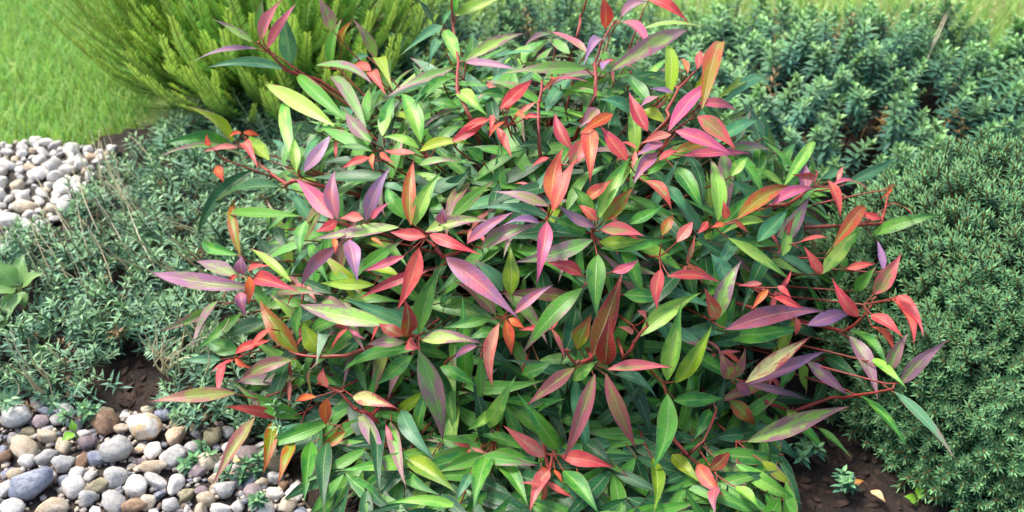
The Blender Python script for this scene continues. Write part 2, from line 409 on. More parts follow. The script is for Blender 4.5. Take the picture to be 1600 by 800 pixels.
LEAVES = """
395 66 329 28 22 LP
402 76 300 96 15 P
447 110 320 106 22 BG
407 62 442 -2 24 PM
418 76 464 4 20 M
405 55 410 -5 16 G
455 100 440 15 30 BG
517 104 535 28 26 G
533 74 550 32 22 OL
588 92 549 28 18 PG
495 102 585 135 20 PG
540 187 468 118 24 G
522 196 412 131 28 LG
572 200 508 128 22 PG
581 112 604 150 18 R
580 110 552 102 18 R
590 95 615 145 22 YG
520 48 497 -5 24 PG
575 86 545 100 12 BG
600 210 618 150 24 G
690 40 624 88 18 BG
692 40 710 12 14 BG
712 24 790 -6 24 LG
712 20 735 -20 26 G
678 40 648 -5 24 DG
690 65 668 108 16 BG
718 98 697 48 24 LG
726 96 822 53 22 LP
727 98 815 110 18 P
917 106 780 115 24 PG
707 107 598 155 20 PG
707 122 645 175 24 G
718 142 763 182 26 LG
790 152 745 148 20 G
715 168 668 160 20 G
918 82 850 47 24 PM
868 58 815 78 12 PG
890 84 853 62 18 G
782 170 833 124 22 R
790 172 812 132 18 R
765 186 705 220 17 R
805 178 826 188 12 O
777 200 800 246 15 R
788 190 764 216 8 O
768 180 763 212 10 R
812 175 840 158 10 CO
822 182 848 183 8 R
893 232 867 175 21 CR
960 38 1018 90 24 M
970 26 1016 3 20 P
1012 -2 1076 37 20 R
945 45 940 -10 24 OR
952 112 1075 48 30 LP
1005 45 1105 43 16 LG
946 66 912 104 20 P
948 95 940 112 16 P
1042 160 1030 70 26 YG
1068 110 1025 110 12 M
1075 114 1063 92 10 O
1090 108 1095 80 14 R
1100 138 1112 72 24 R
1097 170 1133 72 28 BO
1045 205 1123 128 26 M
1090 162 1152 173 18 M
1080 150 1100 105 18 YG
1120 155 1173 135 12 YG
1130 162 1205 148 20 BG
1012 205 983 143 24 CR
1052 145 1015 138 12 P
1030 150 1000 168 16 P
1015 160 978 112 24 G
985 175 935 155 24 BG
957 178 905 210 20 O
935 170 905 200 22 P
1005 172 1045 198 22 YG
1090 182 1150 235 30 M
365 222 290 165 26 YG
420 250 390 212 28 YG
360 225 255 224 28 G
385 248 240 250 18 PG
372 230 315 238 14 CO
380 226 405 268 17 R
340 258 350 285 16 O
377 207 357 215 8 O
380 207 407 212 10 O
326 228 322 208 10 R
397 266 308 375 26 DG
440 292 330 335 34 DG
468 338 345 335 20 G
376 400 370 310 18 OL
370 398 318 375 20 G
443 262 480 185 24 G
460 255 463 150 22 LG
463 270 460 215 18 LG
475 268 520 205 24 P -2
482 262 510 230 20 YG
521 342 461 279 28 M
527 345 493 362 18 R
528 342 524 265 26 PM
478 345 470 400 24 G
430 355 450 398 20 DG
580 222 540 175 24 PG
598 212 610 150 24 LG
658 222 625 145 30 LG
580 235 500 200 22 G
582 237 525 230 12 G
578 246 532 264 16 R
583 240 584 267 10 O
648 240 600 235 15 R
594 238 618 257 10 OR
655 232 595 215 16 LG
655 237 740 226 20 YG
655 258 718 252 14 PG
642 352 648 245 24 BO
647 354 690 268 26 LG
572 345 612 260 24 P
580 342 610 315 14 M
635 342 604 290 26 G
568 342 530 342 18 R
622 355 488 374 26 LP
665 370 608 362 22 R
672 367 752 398 20 R
665 362 770 345 24 LP
690 350 693 322 20 PM
692 308 735 265 30 DG
705 340 773 282 22 G
706 221 762 188 18 R
684 222 727 196 20 G
755 250 725 232 20 G
522 372 524 398 10 O
580 372 600 385 7 O
730 380 805 330 22 PM
752 388 842 352 28 PG
566 420 630 375 24 G
858 322 771 299 20 P
858 338 748 325 20 BG
862 316 880 230 30 OR
864 330 902 245 26 OR
892 258 912 215 28 M
920 200 922 290 28 OR
980 252 938 196 26 CR
914 312 958 280 24 OR -2
936 340 988 243 28 LG
942 346 990 292 26 OL
926 330 892 290 18 LG
932 345 903 320 20 OR
930 356 870 318 18 P
938 358 1008 370 24 M
915 365 862 340 30 G
936 378 1010 374 22 YG
938 388 1060 372 20 G 1
926 375 800 410 28 PG
855 347 838 447 24 M
843 348 785 352 16 P
983 350 1037 320 22 G
1005 282 1050 330 24 CR
1048 210 1000 225 18 CO
1035 222 992 245 20 PM
1025 240 988 290 22 PM
1030 250 1062 235 12 R
1012 272 1045 253 18 G
1035 368 1052 335 18 BO
857 246 830 262 10 R
864 242 802 232 22 DG
1055 205 1150 246 26 M
1068 243 1175 240 18 M -2
1055 238 1115 230 18 OL -2
1122 345 1108 245 28 LG
1143 275 1170 245 20 LG
1225 290 1273 222 20 LG
1225 292 1170 260 16 LG
1192 312 1140 280 22 BG
1152 342 1240 292 28 BO
1205 322 1275 295 22 M
1258 298 1256 250 22 PM
1275 276 1236 272 14 CR 2
1183 378 1232 325 28 BG
1055 262 1102 335 30 G
1042 290 1078 340 20 BG
1135 342 1130 312 14 R
1148 345 1172 366 12 OR
1132 350 1110 356 10 O
1106 346 1090 365 12 R
1138 372 1240 443 24 LG
1058 378 1083 345 20 CO
1230 400 1255 345 24 DG
1222 400 1230 350 20 LG
1250 378 1298 378 9 R
1285 428 1256 384 18 R
1320 288 1404 244 18 BG
1282 280 1305 262 16 BG
1293 282 1313 340 18 R
1300 290 1362 304 14 M
1308 288 1318 260 8 CO
1378 342 1332 332 12 R
1390 318 1425 335 13 R
1384 295 1405 292 6 CO
1393 293 1372 315 6 O
1302 385 1352 324 24 BO
1360 368 1478 334 24 G 2
1285 428 1340 360 28 LG
1322 420 1370 412 13 R
1365 460 1409 396 28 M
1335 455 1370 415 20 G
1380 425 1370 375 14 P -2
1341 495 1299 433 22 R
395 450 236 425 28 PP
370 432 305 408 26 PP
380 430 378 398 22 PM
370 430 350 475 20 R
390 432 388 475 16 O
388 424 425 416 10 R
398 434 470 457 26 CR
374 457 384 495 20 PM
430 458 508 462 16 PG
455 440 390 388 16 LG
527 385 470 452 22 PM
466 553 406 468 32 OL
502 553 470 500 30 YG
470 478 466 535 20 G
376 490 305 548 20 G
340 470 298 548 16 PG
335 480 242 520 16 PG
373 550 315 532 30 G
345 562 283 563 16 BG
418 502 350 530 26 DG
424 512 398 560 14 R
420 532 368 557 16 R
365 562 328 582 10 R
367 560 396 575 10 O
350 568 340 625 15 R
456 562 372 598 24 PB
612 508 465 475 32 LP
508 605 505 575 26 CO
490 620 485 568 20 PB
654 388 620 485 28 R
634 525 630 465 28 BR 2
630 525 592 505 22 BR 2
638 532 658 545 22 CR
655 520 690 410 32 G
632 400 565 424 16 M
670 422 560 468 18 CR -1
632 535 570 540 18 PG
660 532 755 537 26 LP
697 402 812 500 34 PM
775 492 710 440 24 PB
768 497 690 512 20 G
775 515 730 530 20 G
780 505 772 610 24 CO
790 500 800 555 20 O
795 498 820 513 14 O
745 540 708 565 14 PM -3
650 545 528 590 24 G
655 548 692 690 38 PG 1
575 522 528 575 24 DG
645 556 588 602 26 G
585 445 500 442 20 YG
622 430 570 425 18 YG
545 375 559 442 28 P
688 573 748 605 22 G
785 455 735 405 28 BG
798 462 797 385 28 YG
934 398 933 500 32 G 4
910 430 853 410 24 CR
957 425 998 406 16 M
804 490 866 444 18 PM
910 450 815 555 32 G
900 478 875 570 30 DG
945 570 952 490 34 BR
926 556 973 425 36 BR
902 545 925 490 30 OL
1033 420 1027 485 22 R
975 460 1045 465 26 G
990 520 965 510 12 CO
1010 500 995 485 16 CO
1000 525 1096 457 30 LG
950 577 1053 575 20 M
815 585 865 565 22 G
895 595 935 563 20 LG
897 575 822 635 24 PB
1043 432 1130 443 18 CR
1138 440 1110 395 30 BG
1120 500 1160 405 28 LP
1121 498 1100 448 24 CR
1190 443 1153 447 10 CO
1200 452 1173 485 12 O
1215 447 1237 466 12 R
1208 465 1255 482 16 R
1135 515 1292 487 32 PM
1262 508 1332 490 24 P
1243 495 1242 525 12 R
1043 595 1066 470 30 LG
1055 598 1113 506 28 YG
1110 538 1190 520 22 DG
1215 540 1150 535 24 DG
1140 592 1122 545 26 PB
1143 592 1165 540 20 PB
1165 598 1268 525 26 CY
1170 600 1290 548 22 P
1260 565 1325 618 24 PP
1248 565 1260 618 24 LG
1392 465 1428 542 26 R
1400 465 1443 526 18 R
1403 462 1434 480 14 R
1362 492 1412 528 24 R
1362 510 1398 558 20 OR
1327 525 1372 625 26 PP
1332 518 1390 580 22 G
1362 560 1418 608 16 LG
1290 557 1355 603 22 DG
1390 580 1420 520 22 PG
1408 600 1483 531 24 PP
1347 619 1420 703 18 G 3
1397 612 1493 718 18 BG 3
1168 690 1327 635 34 LP
1278 668 1330 715 14 G
1150 725 1254 787 26 LG
1165 600 1262 625 16 P
368 614 231 628 26 PB
473 653 365 598 26 G
440 653 347 635 18 OR
398 653 332 758 26 PB
425 660 410 745 22 OL
515 660 398 703 26 G
458 690 434 757 22 OL
487 690 475 788 26 G
512 690 506 802 28 DG 3
512 622 510 666 22 O
494 620 461 628 12 O
540 675 497 702 18 OL
552 620 622 638 24 CY
562 645 605 740 26 PP
595 650 594 782 26 DG 1
610 660 635 764 22 PG
627 640 683 723 28 BG
752 702 670 680 26 G
757 710 678 738 24 G
763 712 740 803 32 G
773 712 826 795 28 G
772 705 845 725 24 G
815 700 735 676 20 G
765 668 808 585 26 LG
775 637 730 672 18 LG
750 560 746 638 16 G
632 715 712 770 30 YG
718 792 600 788 18 LG
735 740 710 785 18 BG
852 714 785 664 24 CO
872 703 807 612 28 G
929 584 880 722 26 PM
947 584 994 702 28 PM
876 712 962 730 26 R
857 735 827 803 24 CO
857 735 835 745 14 O
866 735 880 757 10 O
1043 616 1017 738 34 G 3
1052 625 1133 622 26 G
960 585 1025 622 24 BG
1020 635 975 660 26 DG
1050 710 1095 755 24 YG
1090 725 1132 775 26 OR
1108 735 1140 705 22 BR
1120 760 1118 805 20 PM
880 735 937 805 30 G
1020 715 1022 800 24 YG
912 690 960 728 30 DG
1110 640 1082 690 22 G
1163 680 1110 685 24 DG
1140 625 1180 665 26 OL
1150 600 1172 620 20 PM
1190 720 1240 760 22 YG
1150 760 1190 800 22 LG
1230 640 1215 700 20 LG
1290 590 1265 640 20 DG
1240 560 1215 610 20 G
"""

# ------------------------------------------------------------------ the red-tipped shrub
DOME_C = np.array([0.07, 1.86, 0.10]); DOME_R = np.array([0.72, 0.62, 0.50])
BUN_C = np.array([1.20, 1.60, 0.02]); BUN_R = np.array([0.56, 0.56, 0.39])
ROOT = np.array([0.07, 1.86, 0.0])

def ell_depth(px, py, c, r):
    """depth at which a sight line meets an ellipsoid; nearest approach when it misses"""
    d = ray(px, py) / r; o = (CAMP - c) / r
    a = d @ d; b = d @ o; cc = o @ o - 1
    disc = b * b - a * cc
    return ((-b - math.sqrt(disc)) / a, True) if disc > 0 else (-b / a, False)

def floor_z(px, py):
    """lowest height of the outer leaves: above the mat on the left, above the low skirt in front"""
    k = lambda v: min(1, max(0, v))
    return 0.05 + .08 * k((480 - px) / 100) * k((690 - py) / 60) + .085 * k((py - 600) / 90) * k((px - 440) / 120) * k((1290 - px) / 90)

def shrub_point(px, py, off):
    t, hit = ell_depth(px, py, DOME_C, DOME_R)
    tb, hb = ell_depth(px, py, BUN_C, BUN_R * 1.07)
    t -= off
    if hb: t = min(t, tb - 0.02 - max(0, off))
    d = ray(px, py)
    tg = (floor_z(px, py) - CAM_H) / d[2]
    t = min(t, tg)
    return CAMP + d * t, t

PROF_T = [0, .04, .11, .22, .34, .48, .63, .78, .90, 1.0]
PROF_W = [.07, .26, .58, .89, 1.0, .90, .65, .35, .13, .01]
COLORS = {  # centre colour, edge and tip colour, how far the edge colour reaches in
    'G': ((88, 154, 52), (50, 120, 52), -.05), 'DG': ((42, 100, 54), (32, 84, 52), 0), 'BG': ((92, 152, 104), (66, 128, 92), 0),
    'LG': ((150, 196, 80), (94, 160, 60), -.05), 'YG': ((144, 170, 34), (104, 144, 34), 0), 'OL': ((126, 140, 24), (166, 84, 34), .04),
    'PG': ((114, 160, 78), (146, 106, 114), .04), 'PP': ((144, 156, 100), (150, 108, 132), .12), 'P': ((170, 116, 140), (144, 112, 148), .05),
    'PM': ((180, 94, 110), (144, 96, 130), .05), 'PB': ((136, 146, 68), (150, 90, 90), .08), 'M': ((216, 100, 110), (188, 84, 122), .05),
    'R': ((228, 104, 90), (214, 70, 82), .05), 'CR': ((182, 74, 64), (170, 52, 74), .05), 'O': ((228, 116, 44), (214, 80, 56), .05),
    'OR': ((200, 108, 60), (188, 68, 62), .1), 'BR': ((122, 80, 30), (140, 40, 38), .12), 'BO': ((148, 126, 34), (178, 74, 42), .06),
    'CO': ((218, 140, 120), (208, 98, 98), .08), 'CY': ((216, 204, 132), (190, 82, 86), -.06), 'LP': ((158, 194, 94), (150, 110, 122), .02)}
OFFS = {'G': 0, 'DG': -4, 'BG': -1, 'LG': 1, 'YG': 0, 'OL': 0, 'PG': 2, 'PP': 3, 'P': 3, 'PM': 3.5, 'PB': 2, 'M': 4, 'R': 5, 'CR': 3.5, 'O': 6,
        'OR': 4, 'BR': 3, 'BO': 4, 'CO': 5, 'CY': 3.5, 'LP': 2}

def add_leaf(arr, B, T, N, w, ty, nt_=10, na=4, arch=0.08, fold=0.28, curv=0.0, twist=0.0, jitter=0.10, r=None):
    r = r or rng
    B = np.asarray(B, float); T = np.asarray(T, float)
    ax = T - B; L = np.linalg.norm(ax); ax = ax / L
    N = unit(np.asarray(N) - ax * (np.asarray(N) @ ax))
    S = np.cross(ax, N)
    V, UV = [], []
    ph = r.uniform(0, 6.28); rnd = r.random()
    wav = r.uniform(0.015, 0.05); fq = r.uniform(7, 14)
    for i in range(nt_ + 1):
        t = i / nt_
        pw = np.interp(t, PROF_T, PROF_W) * w * 0.5
        k = 4 * t * (1 - t)
        an = twist * (t - 0.4)
        s2 = S * math.cos(an) + N * math.sin(an); n2 = N * math.cos(an) - S * math.sin(an)
        c = B + ax * (L * t) + N * (arch * L * k) + S * (curv * L * k)
        for j in range(na + 1):
            s = 2 * j / na - 1
            z = fold * abs(s) * pw + wav * w * abs(s) * math.sin(fq * t + ph + (1.7 if s > 0 else 0))
            V.append(c + s2 * (s * pw) + n2 * z)
            UV.append((s, t, rnd))
    F = []
    q = na + 1
    for i in range(nt_):
        for j in range(na):
            F.append((i * q + j, i * q + j + 1, (i + 1) * q + j + 1, (i + 1) * q + j))
    ca, cb, bias = COLORS[ty]
    if ty in ('G', 'LG', 'BG', 'YG') and r.random() < .22: cb, bias = (156, 104, 112), -.34
    elif ty in ('M', 'PM', 'CR', 'P') and r.random() < .22: ca, cb, bias = (150, 136, 84), ca, .16
    ja = np.array([r.uniform(1 - jitter, 1 + jitter) for _ in range(3)]) * r.uniform(1 - jitter, 1 + jitter)
    a = np.append(np.clip(lin(ca) * ja, 0, 1), 1.0); b = np.append(np.clip(lin(cb) * ja, 0, 1), bias + r.uniform(-.12, .12))
    arr.add(V, F, leaf_a=a, leaf_b=b, uvw=np.array(UV))

shrub = thing('red_tipped_shrub', 'wide leafy shrub with long pointed green, purple and coral red leaves', 'shrub', tuple(ROOT))
traced = []
for line in LEAVES.strip().split('\n'):
    q = line.split()
    bx, by, tx, ty_, w = map(float, q[:5])
    k = q[5]; ex = float(q[6]) if len(q) > 6 else 0.0
    off = (OFFS[k] + ex + rng.uniform(-.8, .8)) * 0.01
    B, db = shrub_point(bx, by, off)
    T, dt = shrub_point(tx, ty_, off + rng.uniform(-0.012, 0.03))
    traced.append(dict(px=(bx, by), B=B, T=T, w=w * 0.97 / FPX * db, k=k, size=math.hypot(tx - bx, ty_ - by) * w))
order = sorted(range(len(traced)), key=lambda i: -traced[i]['size'])
own = set(order[:300])

# leaves whose bases lie close together grow from one shoot
clusters = []
for i, L in enumerate(traced):
    best = None
    for c in clusters:
        d = np.linalg.norm(np.mean([traced[j]['B'] for j in c], axis=0) - L['B'])
        if d < 0.062 and (best is None or d < best[0]): best = (d, c)
    if best: best[1].append(i)
    else: clusters.append([i])

def to_local(p): return np.asarray(p) - ROOT
STEMS = [[(405, 65), (425, 85), (445, 108), (470, 118), (500, 126)], [(706, 0), (707, 35), (716, 98), (713, 140), (735, 185)],
         [(846, 125), (843, 160), (842, 225)], [(960, 36), (940, 70), (930, 100), (930, 150)], [(916, 0), (908, 30), (903, 54)],
         [(1085, 112), (1062, 140), (1044, 172), (1042, 190)], [(384, 215), (392, 245), (420, 268), (448, 287), (462, 282)],
         [(1390, 296), (1382, 330), (1378, 350)], [(1366, 466), (1356, 488), (1335, 508), (1318, 518)],
         [(1394, 608), (1340, 618), (1300, 622), (1240, 644), (1200, 630)], [(660, 368), (680, 385), (692, 402)], [(864, 712), (856, 730), (858, 745)],
         [(1278, 270), (1272, 292), (1250, 306), (1230, 320)], [(880, 548), (900, 568), (925, 560)], [(1010, 510), (995, 530), (975, 560)],
         [(1120, 640), (1100, 690), (1075, 712)], [(500, 600), (530, 612), (555, 640), (580, 650)], [(460, 552), (500, 558), (540, 556)], [(1195, 455), (1222, 470), (1200, 490)]]
leaf_no = 0
inner = Arr()
for ci, c in enumerate(clusters):
    cen = np.mean([traced[j]['B'] for j in c], axis=0)
    inward = unit(DOME_C - np.array([0, 0, 0.05]) - cen)
    hub = cen + inward * 0.03
    hub[2] = max(hub[2], 0.03)
    root = ROOT + np.array([rng.uniform(-.10, .10), rng.uniform(-.10, .10), 0.005])
    mid = root + (hub - root) * 0.45; mid[2] = hub[2] * 0.55 + 0.02
    br = Arr()
    tube(br, [to_local(p) for p in bez(root, mid, hub, 9)], 0.0042, 0.0018, 5)
    for j in c:
        B = traced[j]['B']; ax = unit(traced[j]['T'] - B)
        tube(br, [to_local(p) for p in bez(hub, (hub + B) / 2 + np.array([0, 0, -.004]), B + ax * 0.004, 4)], 0.0015, 0.0011, 4)
    bo = link('branch', br.mesh('branch', M_STEM), shrub)
    for j in c:
        L = traced[j]
        B, T = L['B'], L['T']
        tocam = unit(CAMP - B)
        outw = unit((B - DOME_C) / DOME_R)
        N = tocam * 0.75 + np.array([0, 0, 0.55]) + outw * 0.35 + np.array([rng.gauss(0, .28), rng.gauss(0, .28), rng.gauss(0, .15)])
        kw = dict(arch=rng.uniform(.02, .16), fold=rng.uniform(0.12, 0.55), curv=rng.gauss(0, .04), twist=rng.gauss(0, .4))
        if j in own:
            la = Arr(); add_leaf(la, B, T, N, L['w'], L['k'], 12, 4, **kw)
            lo = link('leaf', la.mesh('leaf', M_LEAF, origin=B), bo, loc=tuple(to_local(B)))
        else:
            add_leaf(inner, to_local(B), to_local(T), N, L['w'], L['k'], 8, 2, **kw)
for pl in STEMS:
    pts = [shrub_point(x, y, 0.045 - 0.02 * i / (len(pl) - 1))[0] for i, (x, y) in enumerate(pl)]
    root = ROOT + np.array([rng.uniform(-.1, .1), rng.uniform(-.1, .1), 0.005])
    mid = (pts[-1] + root) / 2; mid[2] = pts[-1][2] * 0.75
    fine = []
    for a, b in zip(pts[:-1], pts[1:]):
        for t in (0, .5):
            fine.append(a + (b - a) * t + np.array([rng.gauss(0, .0015), 0, rng.gauss(0, .0015)]))
    br = Arr()
    tube(br, [to_local(p) for p in fine] + [to_local(p) for p in bez(pts[-1], mid, root, 6)], 0.0022, 0.0055, 5)
    # red bud nubs along the zig-zag stem
    for p in fine[::2]:
        e = unit(np.array([rng.gauss(0, 1), rng.gauss(0, 1), rng.gauss(0.4, 1)]))
        tube(br, [to_local(p), to_local(p + e * 0.005), to_local(p + e * 0.010)], 0.0030, 0.0012, 5)
    link('branch', br.mesh('branch', M_STEM), shrub)

# the leaves deeper in the bush: whorled shoots filling the dome
twigs = Arr()
fr = random.Random(21)
SLACK = [0.012]
def sticks_out(p):
    """true where an inner leaf would come out through the outer layer of the bush"""
    x, y, d = project(p)
    t, hit = ell_depth(x, y, DOME_C, DOME_R)
    rr = ray(x, y)
    t = min(t, (floor_z(x, y) - CAM_H) / rr[2])
    return d < t + SLACK[0] and fr.random() < .93
def whorl(hub, axis, n, ln, kinds, droop):
    a = unit(np.cross(axis, [0.3, 0.1, 0.95] if abs(axis[2]) < .9 else [1, 0, 0])); b = np.cross(axis, a)
    p0 = fr.uniform(0, 6.28)
    for i in range(n):
        an = p0 + i * 2.399
        rad = a * math.cos(an) + b * math.sin(an)
        el = fr.uniform(0.15, 0.75)
        l = ln * fr.uniform(0.75, 1.2)
        B = hub - axis * (i * 0.006)
        d = unit(rad * math.cos(el) + axis * math.sin(el) + np.array([0, 0, -droop]))
        T = B + d * l
        if T[2] < 0.025: d = unit(np.array([d[0], d[1], max(d[2], (0.03 - B[2]) / l)])); T = B + d * l
        if sticks_out(T) or sticks_out(B + d * l * .55): continue
        N = unit(axis + np.array([0, 0, .6]) + np.array([fr.gauss(0, .2), fr.gauss(0, .2), 0]))
        add_leaf(inner, to_local(B), to_local(T), N, l * fr.uniform(.16, .215), fr.choice(kinds), 7, 2, arch=fr.uniform(.02, .14), fold=fr.uniform(.1, .4),
                 curv=fr.uniform(-.06, .06), twist=fr.uniform(-.6, .6), r=fr)
nf = 0
while nf < 450:
    u = unit([fr.gauss(0, 1), fr.gauss(-.25, 1), fr.gauss(.25, .9)])
    if u[2] < -0.15: continue
    rad = fr.uniform(0.50, 0.90)
    P = DOME_C + u * DOME_R * rad
    if P[2] < 0.035: continue
    nf += 1
    axis = unit(u * 0.8 + np.array([0, 0, .55]))
    kinds = ['DG', 'DG', 'DG', 'BG', 'G', 'DG', 'DG'] if rad < .8 else ['G', 'G', 'BG', 'DG', 'DG', 'G', 'LG', 'G', 'G']  # deeper shoots mostly dark green: shade inside the bush put into leaf colour
    root = ROOT + np.array([fr.uniform(-.12, .12), fr.uniform(-.12, .12), 0.005])
    mid = (P + root) / 2; mid[2] = P[2] * .8
    tube(twigs, [to_local(p) for p in bez(root, mid, P, 6)], 0.0034, 0.0014, 4)
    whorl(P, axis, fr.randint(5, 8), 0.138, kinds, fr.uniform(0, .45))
# the outer layer between the traced shoots: whorls lying along the surface
SLACK[0] = -0.004
n_out = 0
while n_out < 120:
    px, py = fr.uniform(330, 1330), fr.uniform(40, 800)
    t, hit = ell_depth(px, py, DOME_C, DOME_R * .96)
    if not hit: continue
    P, d = shrub_point(px, py, -fr.uniform(.015, .05))
    if P[2] < .05: continue
    n_out += 1
    u = unit((P - DOME_C) / DOME_R)
    root = ROOT + np.array([fr.uniform(-.12, .12), fr.uniform(-.12, .12), 0.005])
    mid = (P + root) / 2; mid[2] = P[2] * .7
    tube(twigs, [to_local(p) for p in bez(root, mid, P, 6)], 0.003, 0.0014, 4)
    ks = ['G', 'G', 'G', 'G', 'LG', 'BG', 'DG', 'PG', 'G', 'DG', 'DG', 'BG'] + (['PB', 'YG'] if fr.random() < .35 else [])
    whorl(P, unit(u * .9 + np.array([0, 0, .35])), fr.randint(4, 7), .15, ks, fr.uniform(.1, .6))
    if n_out % 5 == 0:   # drooping new growth at the shoot tip
        SLACK[0] = -.05
        whorl(P + u * .012 + np.array([0, 0, .008]), unit(u + np.array([0, 0, .6])), fr.randint(3, 5), .05, ['R', 'R', 'CR', 'OR', 'CO', 'M'], fr.uniform(.4, .9))
        SLACK[0] = -.004
SLACK[0] = 0.004
# low front skirt of the bush
for _ in range(170):
    px, py = fr.uniform(520, 1230), fr.uniform(600, 850)
    P, d = shrub_point(px, py, -fr.uniform(.02, .10))
    P[2] = min(max(P[2], .045), .12)
    u = unit((P - DOME_C) / DOME_R)
    root = P + (ROOT - P) * .2; root[2] = 0.004
    mid = (P + root) / 2; mid[2] = .01
    tube(twigs, [to_local(p) for p in bez(root, mid, P, 6)], 0.003, 0.0014, 4)
    whorl(P, unit(u * .8 + np.array([0, -.1, .5])), fr.randint(4, 7), .14, ['G', 'G', 'DG', 'DG', 'G', 'DG', 'G', 'DG', 'G', 'DG'], fr.uniform(0, .5))
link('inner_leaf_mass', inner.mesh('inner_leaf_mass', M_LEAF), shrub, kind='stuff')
link('inner_twig_mass', twigs.mesh('inner_twig_mass', M_INNER), shrub, kind='stuff')

# ------------------------------------------------------------------ small-leaf shoots used by the neighbouring plants
def small_leaf(arr, B, d, up, l, w, c0, c1, bend=0.15, n=3):
    """narrow folded leaf, n segments"""
    d = unit(d); up = unit(np.asarray(up) - d * (np.asarray(up) @ d)); s = np.cross(d, up)
    V, C = [], []
    pr = [.35, 1.0, .8, .06] if n == 3 else [.4, 1.0, .05]
    for i in range(n + 1):
        t = i / n
        c = B + d * (l * t) - up * (bend * l * t * t)
        h = w * .5 * pr[i]
        V += [c - s * h + up * h * .35, c, c + s * h + up * h * .35]
        cc = np.append(c0 * (1 - t) + c1 * t, 1)
        C += [cc, cc, cc]
    F = []
    for i in range(n):
        for j in range(2):
            F.append((i * 3 + j, i * 3 + j + 1, (i + 1) * 3 + j + 1, (i + 1) * 3 + j))
    arr.add(V, F, col=np.array(C))

def needle(arr, B, d, up, l, w, c0, c1):
    """flat two-piece needle"""
    d = unit(d); s = unit(np.cross(d, up)) * (w * .5)
    m = B + d * (l * .5); t = B + d * l
    C = np.array([np.append(c0, 1)] * 2 + [np.append((c0 + c1) / 2, 1)] * 2 + [np.append(c1, 1)] * 2)
    arr.add([B - s * .6, B + s * .6, m + s, m - s, t + s * .15, t - s * .15], [(0, 1, 2, 3), (3, 2, 4, 5)], col=C)

def shoot_arr(r, h, levels, ll, lw, c_old, c_new, lean=0.0, per=2, n=3, stem_c=(96, 92, 62), spread=(0.35, 1.1)):
    """upright shoot with crossed pairs of small leaves, tighter and paler to the tip"""
    a = Arr()
    top = np.array([lean * h, 0, h])
    pts = bez((0, 0, 0), (0, 0, h * .55), top, 5)
    tube(a, pts, 0.0022, 0.001, 4, col=np.append(lin(stem_c), 1))
    c_old, c_new = lin(c_old), lin(c_new)
    for i in range(levels):
        t = 0.22 + 0.78 * (i + r.uniform(0, .4)) / levels
        t = min(t, 1)
        p = (1 - t) ** 2 * pts[0] + 2 * t * (1 - t) * np.array([0, 0, h * .55]) + t * t * top
        for k in range(per):
            an = i * (math.pi / per) + k * 2 * math.pi / per + r.uniform(-.3, .3)
            el = spread[0] + (spread[1] - spread[0]) * t ** 3 + r.uniform(-.2, .2)
            d = np.array([math.cos(an) * math.cos(el), math.sin(an) * math.cos(el), math.sin(el)])
            l = ll * (1 - .55 * t ** 4) * r.uniform(.8, 1.15)
            j = r.uniform(.8, 1.2)
            f = t ** 2.5
            small_leaf(a, p, d, (0, 0, 1), l, lw * r.uniform(.85, 1.15), (c_old * (1 - f) + c_new * f) * j, (c_old * (1 - f) + c_new * f) * j * 1.08, r.uniform(0, .3), n)
    return a.done()

def place_shoots(parent, protos, mat, spots, part='shoot', stuff='shoot_mass', limit=300, base=(0, 0, 0)):
    """spots: (pos, rz, tilt, az, scale); those that show largest are objects, the rest one mass"""
    base = np.asarray(base)
    vis = []
    for s in spots:
        x, y, d = project(s[0])
        inside = -20 < x < 1620 and -30 < y < 830
        vis.append((0 if inside else 1, -s[4] / d))
    order = sorted(range(len(spots)), key=lambda i: vis[i])
    meshes = None
    protos_a = [(p.v[0], p.f[0], p.a['col'][0]) for p in protos]
    cache = {}
    for p in protos:
        if id(p) not in cache: cache[id(p)] = p.mesh(part, mat)
    meshes = [cache[id(p)] for p in protos]
    mass = Arr(); cnt = 0
    for n, i in enumerate(order):
        pos, rz, tilt, az, sc = spots[i]
        k = i % len(protos)
        R = rotm(rz, tilt, az)
        if n < limit and vis[i][0] == 0:
            link(part, meshes[k], parent, tuple(np.asarray(pos) - base), R.to_euler(), sc)
        else:
            v, f, c = protos_a[k]
            mass.add((v * sc) @ np.array(R).T + (np.asarray(pos) - base), f, col=c * np.array([*([rng.uniform(.75, 1.15)] * 3), 1]))
            cnt += 1
    if cnt:
        link(stuff, mass.mesh(stuff, mat), parent, kind='stuff')

# ---- low blue-green mat at the left
r = random.Random(3)
protosL = [shoot_arr(r, r.uniform(.05, .08), 8, .024, .0056, (88, 130, 110), (144, 180, 126), lean=r.uniform(.2, .7), n=2) for _ in range(6)]
protosL = protosL + protosL + [shoot_arr(r, .06, 6, .018, .004, (132, 104, 74), (150, 124, 88), lean=.5, n=2)]
LEFT_POLY = [(-1.75, 1.44), (-1.0, 1.43), (-0.72, 1.42), (-0.46, 1.33), (-0.2, 1.5), (0.0, 2.0), (-0.1, 3.0), (-0.62, 2.95), (-0.98, 2.58), (-1.08, 2.38), (-1.14, 2.05), (-1.34, 1.86), (-1.75, 1.78)]
BARE = [(-0.80, 1.50, .075), (-0.70, 1.50, .08), (-1.08, 2.02, .035), (-1.0, 2.22, .035)]
left_base = np.array([-0.8, 2.0, 0])
left = thing('ground_cover', 'low mat of small blue-green leaves and dry stems left of the red shrub', 'ground cover', tuple(left_base))
spots = []
def left_height(x, y):
    return 0.035 + 0.055 * (0.5 + 0.5 * vnoise(x * 2.2, y * 2.2, 1.0)) * min(1, max(.15, (y - 1.36) / .25)) * min(1, max(.35, (-.42 - x) / .25))
n = 0
